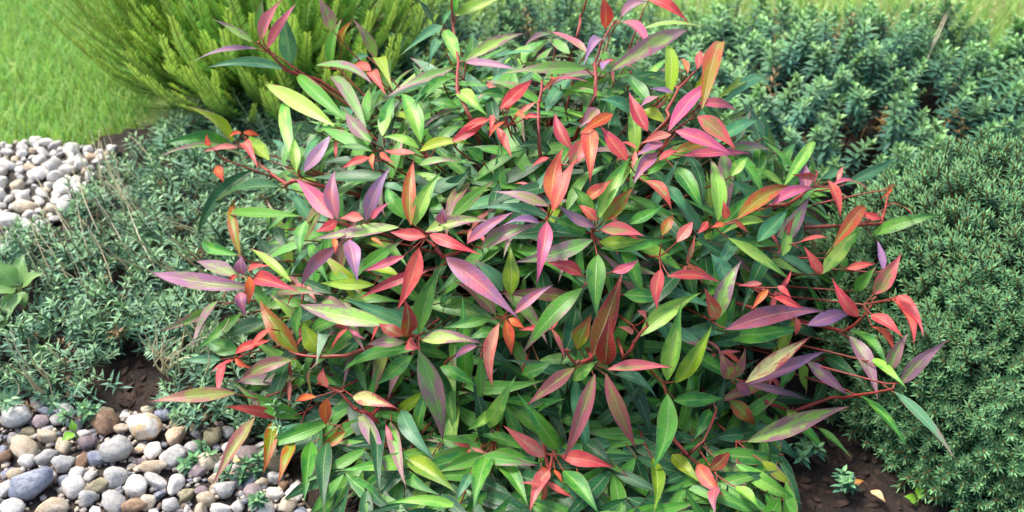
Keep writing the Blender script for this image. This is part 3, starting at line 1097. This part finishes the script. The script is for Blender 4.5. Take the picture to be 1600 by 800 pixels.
while n < 3300:
    x, y = r.uniform(-1.75, 0.0), r.uniform(1.32, 3.0)
    if not in_poly(x, y, LEFT_POLY): continue
    n += 1
    if any((x - bx) ** 2 + (y - by) ** 2 < br * br and r.random() < .85 for bx, by, br in BARE): continue
    if math.hypot((x - .07) / .62, (y - 1.86) / .5) < 1: continue
    h = left_height(x, y) * r.uniform(.25, 1.0)
    spots.append((np.array([x, y, h]), r.uniform(0, 6.28), r.uniform(.1, .95), r.uniform(0, 6.28), r.uniform(.75, 1.35)))
place_shoots(left, protosL, M_HEBE, spots, base=left_base)
# woody runners under the mat
run = Arr()
for _ in range(150):
    x, y = r.uniform(-1.7, -.2), r.uniform(1.45, 2.9)
    if not in_poly(x, y, LEFT_POLY): continue
    an = r.uniform(0, 6.28); l = r.uniform(.06, .16)
    p0 = np.array([x, y, .015]); p2 = p0 + np.array([math.cos(an) * l, math.sin(an) * l, left_height(x, y) * r.uniform(.5, 1.2)])
    tube(run, [p - left_base for p in bez(p0, (p0 + p2) / 2 + np.array([0, 0, .03]), p2, 5)], .002, .0012, 4)
link('woody_runner_mass', run.mesh('woody_runner_mass', M_WOOD), left, kind='stuff')

# ---- the rear mats: taller shoots with crossed pairs of grey-green leaves
r = random.Random(5)
protosR = [shoot_arr(r, r.uniform(.11, .15), 12, .036, .0105, (64, 112, 96), (132, 174, 104), lean=r.uniform(0, .35), spread=(.02, 1.15), per=3) for _ in range(6)]
protosR = protosR + protosR + [shoot_arr(r, .10, 7, .03, .006, (128, 98, 62), (150, 122, 80), lean=.3)]
def mat_plant(name, label, cen, rad, hgt, n, protos, sc=1.0, gaps=()):
    base = np.array([cen[0], cen[1], 0])
    o = thing(name, label, 'ground cover', tuple(base), 'grey-green mats behind the red shrub')
    spots = []
    while len(spots) < n:
        x, y = cen[0] + r.uniform(-1, 1) * rad[0], cen[1] + r.uniform(-1, 1) * rad[1]
        q = ((x - cen[0]) / rad[0]) ** 2 + ((y - cen[1]) / rad[1]) ** 2
        if q > 1: continue
        if any(math.hypot(x - gx, y - gy) < gr for gx, gy, gr in gaps) and r.random() < .9: continue
        z = hgt * math.sqrt(1 - q * .9) * (0.88 + .32 * vnoise(x * 3.3, y * 3.3, 4) + .2 * vnoise(x * 9, y * 9, 2)) * r.choice([1, 1, .95, .7, .45])
        az = math.atan2(y - cen[1], x - cen[0])
        spots.append((np.array([x, y, max(.0, z - .03)]), r.uniform(0, 6.28), .15 + .45 * q * r.random(), az + r.uniform(-.6, .6), sc * r.uniform(.8, 1.2)))
    place_shoots(o, protos, M_HEBE, spots, base=base)
    run = Arr()
    for s in spots[::3]:
        p2 = s[0]; p0 = np.array([cen[0] + (p2[0] - cen[0]) * .6, cen[1] + (p2[1] - cen[1]) * .6, 0.0])
        tube(run, [p - base for p in bez(p0, (p0 + p2) / 2 + np.array([0, 0, -.02]), p2, 4)], .0028, .0016, 4)
    link('woody_stem_mass', run.mesh('woody_stem_mass', M_WOOD), o, kind='stuff')
    return o
mat_plant('ground_cover', 'broad mound of upright grey-green shoots behind the red shrub, upper right', (1.00, 2.66), (.72, .48), .25, 700, protosR,
          gaps=((1.13, 2.44, .06), (.9, 2.36, .05), (1.28, 2.42, .08)))
mat_plant('ground_cover', 'darker grey-green clump at the right edge behind the dwarf conifer', (1.66, 2.58), (.30, .34), .24, 200, protosR, 1.05, gaps=((1.38, 2.45, .08),))
mat_plant('ground_cover', 'loose grey-green clump at the top centre behind the red shrub', (0.08, 2.86), (.66, .48), .21, 430, protosR, .95)

# ---- dwarf conifer bun at the right
r = random.Random(11)
def bun_shoot(r):
    a = Arr()
    L = r.uniform(.026, .04)
    tube(a, [(0, 0, -.03), (0, 0, L * .4), (0, 0, L)], .0022, .0014, 5, col=np.append(lin((104, 82, 48)), 1))
    for i in range(28):
        t = (i + .5) / 28
        an = i * 2.399
        el = .05 + 1.0 * t ** 2
        d = np.array([math.cos(an) * math.cos(el), math.sin(an) * math.cos(el), math.sin(el)])
        l = r.uniform(.0115, .0165)
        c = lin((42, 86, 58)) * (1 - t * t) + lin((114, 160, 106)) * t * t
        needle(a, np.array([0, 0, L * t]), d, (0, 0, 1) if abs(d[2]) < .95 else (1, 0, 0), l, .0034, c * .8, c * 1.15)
    # brown resting bud
    tube(a, [(0, 0, L), (0, 0, L + .002), (0, 0, L + .004)], .0018, .0006, 5, col=np.append(lin((140, 104, 62)), 1))
    return a.done()
protosB = [bun_shoot(r) for _ in range(5)]
bun_base = np.array([BUN_C[0], BUN_C[1], 0])
bun = thing('dwarf_conifer', 'dense rounded dwarf conifer with short green needles at the right edge', 'conifer', tuple(bun_base))
spots = []
while len(spots) < 7600:
    u = unit([r.gauss(-.35, 1), r.gauss(-.5, 1), r.gauss(.15, 1)])
    if u[2] < -.06: continue
    lump = 1 + .06 * vnoise(u[0] * 4, u[1] * 4 + u[2] * 3, 2) + .035 * vnoise(u[0] * 11, u[2] * 11, 5)
    P = BUN_C + u * BUN_R * lump * r.choice([1.0, .985, .96, .93, .89])
    if P[2] < .015: continue
    # the side the photograph never shows is thinner
    if P[1] > BUN_C[1] + .3 and P[0] > 1.5 and r.random() < .6: continue
    ax = unit(u / BUN_R * .4 + np.array([0, 0, .35]) + np.array([r.gauss(0, .22), r.gauss(0, .22), r.gauss(0, .22)]))
    tilt = math.acos(max(-1, min(1, ax[2]))); az = math.atan2(ax[1], ax[0])
    spots.append((P, r.uniform(0, 6.28), tilt, az, r.uniform(.75, 1.2)))
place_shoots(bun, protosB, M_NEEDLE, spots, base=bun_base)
# dark woody heart that carries the shoots
heart = Arr()
for i in range(160):
    u = unit([r.gauss(0, 1), r.gauss(0, 1), abs(r.gauss(.2, 1))])
    P = BUN_C + u * BUN_R * .93
    P[2] = max(P[2], .02)
    p0 = np.array([BUN_C[0] + r.uniform(-.05, .05), BUN_C[1] + r.uniform(-.05, .05), 0])
    tube(heart, [p - bun_base for p in bez(p0, p0 * .55 + P * .45 + np.array([0, 0, .05]), P, 6)], .006, .002, 4)
link('branch_mass', heart.mesh('branch_mass', M_WOOD), bun, kind='stuff')

# ---- upright yew at the upper left: long plumes of comb-set needles
r = random.Random(17)
def plume(r, L, rise):
    a = Arr()
    f = lambda t: np.array([L * (t - .15 * t * t), L * r_side * t * t, rise * L * t * t])
    r_side = r.uniform(-.12, .12)
    pts = [f(t) for t in np.linspace(0, 1, 9)]
    tube(a, pts, .0024, .0010, 4, col=np.append(lin((150, 152, 70)), 1))
    N = int(L / .0082)
    for i in range(N):
        t = .12 + .88 * i / N
        p = f(t); tg = unit(f(min(1, t + .02)) - f(t - .02))
        sd = unit(np.cross(tg, [0, 0, 1])); up = np.cross(sd, tg)
        for k, s in enumerate((-1, 1)):
            ang = .85 - .45 * t ** 5 + r.uniform(-.15, .15)
            d = tg * math.cos(ang) + (sd * s + up * r.uniform(.1, .7)) * math.sin(ang)
            g = t ** 2.2
            c = lin((92, 158, 80)) * (1 - g) + lin((204, 230, 110)) * g
            c = c * r.uniform(.8, 1.2)
            needle(a, p, d, up, r.uniform(.022, .030) * (1 - .45 * t ** 6), .0050, c * .85, c * 1.1)
    return a.done()
protosY = [plume(r, r.uniform(.24, .34), r.uniform(.35, .75)) for _ in range(6)]
YEW = np.array([-0.74, 3.02, 0.0])
yew = thing('yew_bush', 'feathery yellow-green yew bush with plume-like shoots at the upper left', 'bush', tuple(YEW))
spots = []; limbs = Arr()
for i in range(1000):
    az = r.uniform(0, 6.28)
    if math.sin(az) > .35 and r.random() < .55: az = -az
    el = r.uniform(.0, 1.15) ** 1.5 - .05
    if r.random() < .4: az = r.uniform(2.4, 4.6)
    rr = r.uniform(.12, .48) * (.8 if math.cos(az) < -.3 else 1)
    P = YEW + np.array([math.cos(az) * rr * math.cos(el) * 1.1, math.sin(az) * rr * math.cos(el) * .85, .035 + rr * math.sin(el) * 1.0 + r.uniform(0, .05)])
    # plume mesh grows along +x: spin to azimuth and pitch up
    spots.append((P, az + r.uniform(-.35, .35), el, r.uniform(.75, 1.25)))
    if i % 3 == 0:
        tube(limbs, [p - YEW for p in bez(YEW + np.array([r.uniform(-.05, .05), r.uniform(-.05, .05), 0]), (YEW + P) / 2 + np.array([0, 0, -.02]), P, 5)], .008, .0035, 5)
cand = sorted(range(len(spots)), key=lambda i: spots[i][0][1])
Ymesh = [p.mesh('plume', M_YEW) for p in protosY]
ym = Arr(); nobj = 0
for i in cand:
    P, az, el, sc = spots[i]
    R = Matrix.Rotation(az, 3, 'Z') @ Matrix.Rotation(-el * .75, 3, 'Y')
    x, y, d = project(P)
    if nobj < 300 and -40 < x < 720 and -120 < y < 300:
        link('plume', Ymesh[i % 6], yew, tuple(P - YEW), R.to_euler(), sc); nobj += 1
    else:
        p = protosY[i % 6]
        ym.add((p.v[0] * sc) @ np.array(R).T + (P - YEW), p.f[0], col=p.a['col'][0])
if ym.n: link('plume_mass', ym.mesh('plume_mass', M_YEW), yew, kind='stuff')
link('limb_mass', limbs.mesh('limb_mass', M_WOOD), yew, kind='stuff')

# ------------------------------------------------------------------ lawn
r = random.Random(29)
lawn = Arr()
def blades(n, x0, x1, y0, y1, keep):
    for _ in range(n):
        x, y = r.uniform(x0, x1), r.uniform(y0, y1)
        if not keep(x, y): continue
        h = r.uniform(.025, .065); an = r.uniform(0, 6.28); ln = r.uniform(.1, .9) * h; w = r.uniform(.0018, .0032)
        dx, dy = math.cos(an), math.sin(an)
        s = np.array([-dy, dx, 0]) * w
        p0 = np.array([x, y, -.012]); p1 = p0 + np.array([dx * ln * .35, dy * ln * .35, h * .6]); p2 = p0 + np.array([dx * ln, dy * ln, h])
        c = lin((150, 190, 104)) * r.uniform(.7, 1.3); c[0] *= r.uniform(.8, 1.25)
        lawn.add([p0 - s, p0 + s, p1 + s * .8, p1 - s * .8, p2 + s * .1, p2 - s * .1], [(0, 1, 2, 3), (3, 2, 4, 5)], col=np.append(c, 1))
outside = lambda x, y: not in_poly(x, y, SOIL_POLY) and not in_poly(x, y, FAR_GRAVEL)
blades(52000, -3.2, -1.15, 2.5, 5.2, outside)
blades(36000, -1.2, 3.6, 3.25, 5.4, lambda x, y: outside(x, y) and (x > .9 or y < 4.6))
for _ in range(2600):
    x, y = r.uniform(-.5, 2.4), r.uniform(2.9, 3.7)
    if y < 3.05 - .1 * max(0, x - .8) - .25 * max(0, x - 1.4): continue
    h = r.uniform(.07, .20); an = r.uniform(0, 6.28); ln = r.uniform(.1, .7) * h; w = r.uniform(.0012, .0024)
    dx, dy = math.cos(an), math.sin(an); s = np.array([-dy, dx, 0]) * w
    p0 = np.array([x, y, -.005]); p1 = p0 + np.array([dx * ln * .3, dy * ln * .3, h * .6]); p2 = p0 + np.array([dx * ln, dy * ln, h])
    c = lin(r.choice([(140, 176, 96), (176, 184, 120), (120, 166, 80), (196, 186, 140)])) * r.uniform(.8, 1.15)
    lawn.add([p0 - s, p0 + s, p1 + s * .8, p1 - s * .8, p2 + s * .1, p2 - s * .1], [(0, 1, 2, 3), (3, 2, 4, 5)], col=np.append(c, 1))
lo = link('lawn', lawn.mesh('lawn', M_GRASS), kind='stuff')
lo['label'] = 'short bright green mown grass behind the planting bed'; lo['category'] = 'grass'

# ------------------------------------------------------------------ pebbles
r = random.Random(41)
def pebble_mesh(i, angular):
    import bmesh
    bm = bmesh.new(); bmesh.ops.create_icosphere(bm, subdivisions=3, radius=1.0)
    pl = [(Vector((r.gauss(0, 1), r.gauss(0, 1), r.gauss(0, 1))).normalized(), r.uniform(.58, .88)) for _ in range(12 if angular else 8)]
    s = r.uniform(0, 50)
    for v in bm.verts:
        d = v.co.normalized(); k = 1 + .16 * vnoise(d.x * 1.1 + s, d.y * 1.1 + d.z * .9, s) + .025 * vnoise(d.x * 4 + s, d.y * 4 - d.z * 3, s)
        for n, o in pl:
            q = d.dot(n)
            if q > 0:
                lim = o / q
                if k > lim: k = lim + (k - lim) * (.06 if angular else .22)
        v.co = d * k
    me = bpy.data.meshes.new('pebble')
    bm.to_mesh(me); bm.free()
    for p in me.polygons: p.use_smooth = True
    return me
PEB = [[None] * len(STONE) for _ in range(10)]
base_shapes = [pebble_mesh(i, i >= 4) for i in range(10)]
def pebble_me(shape, mat):
    if PEB[shape][mat] is None:
        me = base_shapes[shape].copy(); me.materials.clear(); me.materials.append(STONE[mat]); PEB[shape][mat] = me
    return PEB[shape][mat]
placed = []
def put_pebble(parent, P, sx, sy, sz, rz, mat, shape, tilt=None):
    e = tilt if tilt else (r.gauss(0, .4), r.gauss(0, .4))
    link('pebble', pebble_me(shape, mat), parent, tuple(P), (e[0], e[1], rz), (sx, sy, sz))
# photo px centre, px width and height, lean in the picture, stone colour, shape
W_, GY, BL, BE, PE, OV, MA, BN, TT = range(9)
BIG = [(181, 711, 61, 44, 5, GY, 0), (52, 762, 72, 52, -20, BL, 7), (114, 762, 37, 42, 0, W_, 1), (100, 726, 42, 30, 5, GY, 6), (180, 748, 44, 32, 0, GY, 8),
       (213, 762, 36, 44, 20, W_, 2), (178, 784, 34, 46, -35, GY, 3), (228, 675, 56, 44, 0, TT, 4), (275, 681, 33, 42, 10, PE, 6), (272, 715, 40, 36, 0, W_, 5),
       (240, 728, 50, 22, 0, BE, 3), (243, 752, 46, 24, 25, GY, 2), (274, 756, 30, 38, 0, W_, 8), (25, 658, 52, 40, 0, GY, 0), (38, 700, 36, 54, -40, BE, 3),
       (41, 719, 26, 30, -25, W_, 1), (137, 693, 34, 27, 0, MA, 6), (85, 797, 64, 38, -10, BE, 9), (20, 797, 42, 32, 0, W_, 4), (6, 764, 26, 34, 0, GY, 5),
       (332, 682, 34, 38, -15, OV, 7), (321, 780, 30, 25, 0, BE, 1), (352, 766, 40, 32, 0, GY, 6), (207, 793, 48, 26, -5, BN, 0), (74, 682, 32, 24, 0, BE, 2),
       (65, 658, 28, 24, 0, MA, 3), (89, 656, 25, 20, 0, W_, 4), (316, 767, 30, 22, 0, MA, 9), (153, 760, 40, 24, -20, OV, 5), (135, 779, 34, 25, -10, GY, 8),
       (72, 716, 40, 24, -35, GY, 0), (140, 741, 20, 25, 0, GY, 7), (150, 716, 27, 32, -20, BL, 2), (21, 741, 25, 24, 0, BE, 1), (241, 703, 29, 32, 0, W_, 3),
       (188, 668, 30, 16, 0, BE, 4), (128, 720, 24, 34, -5, BN, 5), (5, 715, 26, 24, 0, BN, 0), (345, 795, 34, 22, 0, W_, 2), (372, 790, 26, 26, 0, GY, 9),
       (300, 700, 26, 28, 0, GY, 1), (255, 650, 36, 24, 0, BL, 0), (310, 735, 26, 24, 0, MA, 5), (292, 772, 26, 30, 20, OV, 6), (75, 640, 34, 14, 0, BL, 3),
       (395, 770, 32, 30, 0, MA, 4), (450, 790, 36, 34, -30, BE, 9), (430, 745, 26, 22, 0, GY, 2), (230, 785, 30, 24, 0, BE, 8), (265, 790, 30, 26, 0, GY, 0)]
for (px, py, w, h, lean, mat, sh) in BIG:
    P = ground_at(px, py, .03)
    d = project(P)[2]
    sx = w / FPX * d / 2 * 1.04; sv = h / FPX * d / 2 * 1.04
    sy = sv * 1.05; sz = min(sv * 1.0, sx * .8)
    P[2] = .018 + sz * .8
    put_pebble(gravel, P, sx, sy, sz, math.radians(-lean), mat, sh, (r.gauss(0, .12), r.gauss(0, .12)))
    placed.append((P[0], P[1], max(sx, sy)))
small = []
tries = 0
count_near = len(BIG)
while tries < 9000 and count_near < 235:
    tries += 1
    x, y = r.uniform(-1.35, -.28), r.uniform(.95, 1.60)
    if not in_poly(x, y, NEAR_GRAVEL): continue
    px, py, d = project((x, y, .02))
    if px < -40 or py > 850: continue
    s = r.choice([.013, .017, .021, .025, .030]) * r.uniform(.85, 1.15)
    if any((x - a) ** 2 + (y - b) ** 2 < ((s + c) * .72) ** 2 for a, b, c in placed): continue
    placed.append((x, y, s)); count_near += 1
    k = r.choices(range(9), [5, 9, 4, 4, 1, 4, 4, 3, 1])[0]
    put_pebble(gravel, (x, y, .018 + s * .35), s * r.uniform(.95, 1.35), s * r.uniform(.8, 1.05), s * r.uniform(.55, .85), r.uniform(0, 6.28), k, r.randrange(10))
# a lower layer closes the gaps
tries = 0
lower = 0
while tries < 5000 and lower < 62:
    tries += 1
    x, y = r.uniform(-1.25, -.30), r.uniform(1.05, 1.56)
    if not in_poly(x, y, NEAR_GRAVEL): continue
    if min(math.hypot(x - a, y - b) - c for a, b, c in placed) > .004:
        s = r.uniform(.010, .016)
        placed.append((x, y, s * .7)); lower += 1
        put_pebble(gravel, (x, y, .018 + s * .2), s * 1.2, s, s * .7, r.uniform(0, 6.28), r.choices(range(9), [4, 7, 2, 5, 1, 4, 4, 5, 1])[0], r.randrange(10))
grit = Arr()
phi = (1 + 5 ** .5) / 2
ico_v = np.array([(-1, phi, 0), (1, phi, 0), (-1, -phi, 0), (1, -phi, 0), (0, -1, phi), (0, 1, phi), (0, -1, -phi), (0, 1, -phi), (phi, 0, -1), (phi, 0, 1), (-phi, 0, -1), (-phi, 0, 1)]) / 1.9
ico_f = [(0, 11, 5), (0, 5, 1), (0, 1, 7), (0, 7, 10), (0, 10, 11), (1, 5, 9), (5, 11, 4), (11, 10, 2), (10, 7, 6), (7, 1, 8), (3, 9, 4), (3, 4, 2), (3, 2, 6), (3, 6, 8), (3, 8, 9), (4, 9, 5), (2, 4, 11), (6, 2, 10), (8, 6, 7), (9, 8, 1)]
for _ in range(3200):
    x, y = r.uniform(-1.3, -.28), r.uniform(1.0, 1.47)
    if not in_poly(x, y, NEAR_GRAVEL): continue
    s = r.uniform(.003, .008)
    sc = np.array([s * r.uniform(.8, 1.4), s * r.uniform(.8, 1.2), s * r.uniform(.5, .9)])
    cc = lin(r.choice([(170, 164, 156), (140, 132, 124), (110, 98, 86), (190, 178, 158), (120, 122, 130)]))
    grit.add((ico_v * (1 + nrng.normal(0, .12, (12, 1)))) * sc + np.array([x, y, .02 + s * .4]), ico_f, col=np.append(cc, 1))
link('grit_mass', grit.mesh('grit_mass', M_STRAW, smooth=False), gravel, kind='stuff')
placed_far = []
tries = 0
while tries < 12000 and len(placed_far) < 290:
    tries += 1
    x, y = r.uniform(-1.95, -1.12), r.uniform(1.8, 2.58)
    if not in_poly(x, y, FAR_GRAVEL): continue
    px, py, d = project((x, y, .02))
    if px < -30: continue
    s = r.choice([.012, .016, .021, .027, .031]) * r.uniform(.85, 1.15)
    if any((x - a) ** 2 + (y - b) ** 2 < ((s + c) * .8) ** 2 for a, b, c in placed_far): continue
    placed_far.append((x, y, s))
    k = r.choices(range(9), [30, 2, 0, 4, 2, 0, 0, 0, 1])[0]
    put_pebble(gravel_far, (x, y, .019 + s * .4), s * r.uniform(.95, 1.35), s * r.uniform(.8, 1.05), s * r.uniform(.6, .9), r.uniform(0, 6.28), k, r.randrange(10))

# ------------------------------------------------------------------ bark chips lying on the soil
r = random.Random(53)
def chip_mesh():
    n = 6; V = []
    for z in (0, 1):
        for k in range(n):
            an = 2 * math.pi * k / n + r.uniform(-.3, .3)
            V.append((math.cos(an) * r.uniform(.8, 1.2), math.sin(an) * r.uniform(.35, .55), z * .28 + r.uniform(-.06, .06)))
    F = [tuple(reversed(range(n))), tuple(range(n, 2 * n))] + [(k, (k + 1) % n, n + (k + 1) % n, n + k) for k in range(n)]
    me = bpy.data.meshes.new('bark_chip'); me.from_pydata(V, [], F); me.materials.append(M_CHIP)
    return me
chips = [chip_mesh() for _ in range(6)]
zones = [(1180, 1460, 690, 800, 110), (190, 340, 560, 640, 70), (500, 640, 730, 800, 40), (20, 90, 595, 640, 20)]
for x0, x1, y0, y1, n in zones:
    for _ in range(n):
        P = ground_at(r.uniform(x0, x1), r.uniform(y0, y1), 0)
        s = r.uniform(.006, .02)
        link('bark_chip', r.choice(chips), soil, (P[0], P[1], .008), (r.gauss(0, .25), r.gauss(0, .25), r.uniform(0, 6.28)), s)

# ------------------------------------------------------------------ dry stalks standing in the mats
r = random.Random(61)
def tuft(label, spots, group='tufts of dry straw-coloured stalks', cols=((206, 196, 164), (178, 164, 130), (186, 186, 156))):
    b = np.array([spots[0][0][0], spots[0][0][1], 0.0])
    o = thing('dry_grass_tuft', label, 'dry grass', tuple(b), group)
    for P0, P2, bow, rad in spots:
        a = Arr()
        P0 = np.asarray(P0, float); P2 = np.asarray(P2, float)
        tube(a, [p - b for p in bez(P0, (P0 + P2) / 2 + np.asarray(bow), P2, 7)], rad, rad * .45, 4, col=np.append(lin(r.choice(cols)), 1))
        link('stalk', a.mesh('stalk', M_STRAW), o)
def px_stalk(x0, y0, x1, y1, z0, z1, rad=.0017, bow=.015):
    """stalk from a low end (px) to a high end (px) at the given heights"""
    return (ground_at(x0, y0, z0), ground_at(x1, y1, z1), (r.gauss(0, bow), r.gauss(0, bow), abs(r.gauss(0, bow))), rad)
def rnd_stalks(n, x0, x1, y0, y1, lean=(-70, -20), rise=(40, 110)):
    out = []
    for _ in range(n):
        x, y = r.uniform(x0, x1), r.uniform(y0, y1)
        out.append(px_stalk(x, y, x + r.uniform(*lean), y - r.uniform(*rise), .07, r.uniform(.15, .25), r.uniform(.0014, .0023)))
    return out
tuft('dry straw stalks leaning left beside the far pale pebbles', rnd_stalks(30, 110, 250, 290, 420) + [px_stalk(168, 335, 156, 200, .05, .15), px_stalk(237, 250, 200, 212, .1, .14), px_stalk(212, 420, 175, 350, .06, .1)])
tuft('dry stalks in the blue-green mat near the left picture edge', rnd_stalks(20, 60, 180, 380, 480))
tuft('short dry stalks in the mat just left of the red shrub', rnd_stalks(22, 200, 340, 330, 470, (-80, -30), (20, 60)))
tuft('dry stalks low on the left edge above the near pebbles', rnd_stalks(9, 20, 120, 560, 620, (-70, -20), (20, 90)))
tuft('pale dry stems beside the dark bare patch of soil at left', rnd_stalks(22, 240, 330, 540, 600, (-50, 60), (20, 80)))
tuft('pale silvery stalks between the yew bush and the red shrub', rnd_stalks(22, 395, 480, 160, 250, (-50, 30), (30, 80)), cols=((196, 200, 180), (176, 186, 160), (150, 172, 140)))
tuft('tall dry grass stalks rising from the rear mat at upper right', rnd_stalks(16, 1380, 1480, 70, 150, (-40, 60), (40, 120)) + [px_stalk(1440, 110, 1492, -10, .2, .3, .002), px_stalk(1450, 90, 1500, -20, .2, .32)])
tuft('thin dry stalks in the mat behind the top of the red shrub', rnd_stalks(14, 1090, 1200, 40, 90, (-40, 40), (30, 80)))
tuft('dry brown stems in the gap of the rear mat', rnd_stalks(14, 1340, 1430, 190, 250, (-40, 40), (20, 60)), cols=((150, 112, 66), (128, 90, 52), (168, 138, 84)))

# ------------------------------------------------------------------ broad-leaved weed, seedlings, sprouts
r = random.Random(71)
def leafy_plant(name, label, cat, hub, leaves, ty, group=None):
    o = thing(name, label, cat, (hub[0], hub[1], 0), group)
    b = np.array([hub[0], hub[1], 0.0])
    for (T, w) in leaves:
        T = np.asarray(T, float)
        a = Arr()
        st = bez(b, (b + hub) / 2, hub, 3)
        B = np.asarray(hub) + (T - hub) * .12
        add_leaf(a, B - b, T - b, np.array([0, -.3, 1]), w, ty, 8, 4, arch=.1, fold=.25, curv=r.uniform(-.04, .04), r=r)
        link('leaf', a.mesh('leaf', M_LEAF), o)
    s = Arr(); tube(s, [p - b for p in bez(b + np.array([0, 0, .0]), (b + hub) / 2, hub, 4)], .003, .002, 5, col=np.append(lin((110, 140, 70)), 1))
    for (T, w) in leaves:
        tube(s, [np.asarray(hub) - b, np.asarray(hub) + (np.asarray(T) - hub) * .07 - b, np.asarray(hub) + (np.asarray(T) - hub) * .14 - b], .0018, .0012, 4, col=np.append(lin((110, 140, 70)), 1))
    link('stem', s.mesh('stem', M_GRASS), o)
    return o
def P_(x, y, z): return ground_at(x, y, z)
COLORS['WD'] = ((122, 172, 96), (98, 150, 84), -.2); COLORS['SD'] = ((132, 190, 60), (110, 170, 50), -.2)
leafy_plant('weed', 'light green broad-leaved weed at the left picture edge', 'weed', P_(30, 452, .10),
            [(P_(70, 426, .14), .036), (P_(38, 396, .15), .045), (P_(-12, 405, .16), .05), (P_(-20, 460, .12), .045), (P_(8, 500, .07), .045), (P_(40, 482, .07), .03), (P_(-5, 540, .04), .03)], 'WD')
leafy_plant('seedling', 'tiny bright green two-leaved seedling on dark soil at lower right', 'seedling', P_(1434, 784, .02),
            [(P_(1444, 750, .035), .022), (P_(1412, 775, .03), .02)], 'SD')
leafy_plant('seedling', 'small yellow-green leaf pair among the near pebbles', 'seedling', P_(118, 675, .05), [(P_(96, 690, .05), .022), (P_(112, 655, .07), .016)], 'SD')
protosS = [shoot_arr(r, .03, 6, .026, .009, (70, 118, 94), (122, 166, 104), n=3, spread=(.2, 1.0)) for _ in range(3)]
smesh = [p.mesh('shoot', M_HEBE) for p in protosS]
SPROUTS = [((306, 722), 5, 'blue-green sprout on the white pebble below the shrub tip'), ((140, 655), 5, 'blue-green sprout above the large grey pebble'),
           ((287, 648), 8, 'dense blue-green sprout at the top edge of the near pebbles'),
           ((358, 640), 7, 'blue-green sprout where the pebbles meet the shrub'), ((385, 748), 6, 'blue-green sprout among mauve pebbles under the shrub'),
           ((410, 795), 4, 'blue-green sprout at the bottom edge beside the shrub'),
           ((545, 775), 5, 'sprout on the soil under the front of the shrub'), ((1325, 772), 5, 'blue-green sprout on dark soil beside the dwarf conifer'),
           ((1250, 715), 6, 'dark blue-green sprout under the right side of the shrub'), ((330, 610), 7, 'blue-green sprout behind the purple-tipped leaf at left')]
for (x, y), n, lab in SPROUTS:
    P = ground_at(x, y, .02)
    o = thing('ground_cover_sprout', lab, 'sprout', tuple(P), 'blue-green sprouts at the edge of the pebbles and soil')
    for k in range(n):
        an = r.uniform(0, 6.28); q = r.uniform(0, .028) * (n / 5) ** .5 if k else 0
        link('shoot', smesh[k % 3], o, (math.cos(an) * q, math.sin(an) * q, r.uniform(-.004, .02)), rotm(r.uniform(0, 6.28), r.uniform(0, .6), an).to_euler(), r.uniform(.6, 1.0))
# fallen leaves
def fallen(label, x, y, l, w, ang, ty):
    P = ground_at(x, y, .03); d = np.array([math.cos(ang), math.sin(ang), .05])
    a = Arr(); add_leaf(a, -d * l / 2, d * l / 2, (0, -.1, 1), w, ty, 6, 2, arch=.12, fold=.35, r=r)
    o = link('fallen_leaf', a.mesh('fallen_leaf', M_LEAF), None, tuple(P))
    o['label'] = label; o['category'] = 'leaf'; o['group'] = 'fallen leaves'
COLORS['DRY'] = ((214, 196, 142), (190, 160, 104), 0); COLORS['DRYO'] = ((200, 150, 70), (170, 110, 60), 0)
fallen('pale cream fallen leaf on dark soil at lower right', 1372, 776, .034, .018, -1.0, 'DRY')
fallen('yellow-brown fallen leaf above the large grey pebble', 167, 650, .024, .012, .1, 'DRYO')
fallen('dry tan fallen leaf under the left of the shrub', 378, 715, .036, .022, .6, 'DRY')
fallen('brown fallen leaf on soil beside the dwarf conifer', 1340, 755, .03, .014, .4, 'DRYO')
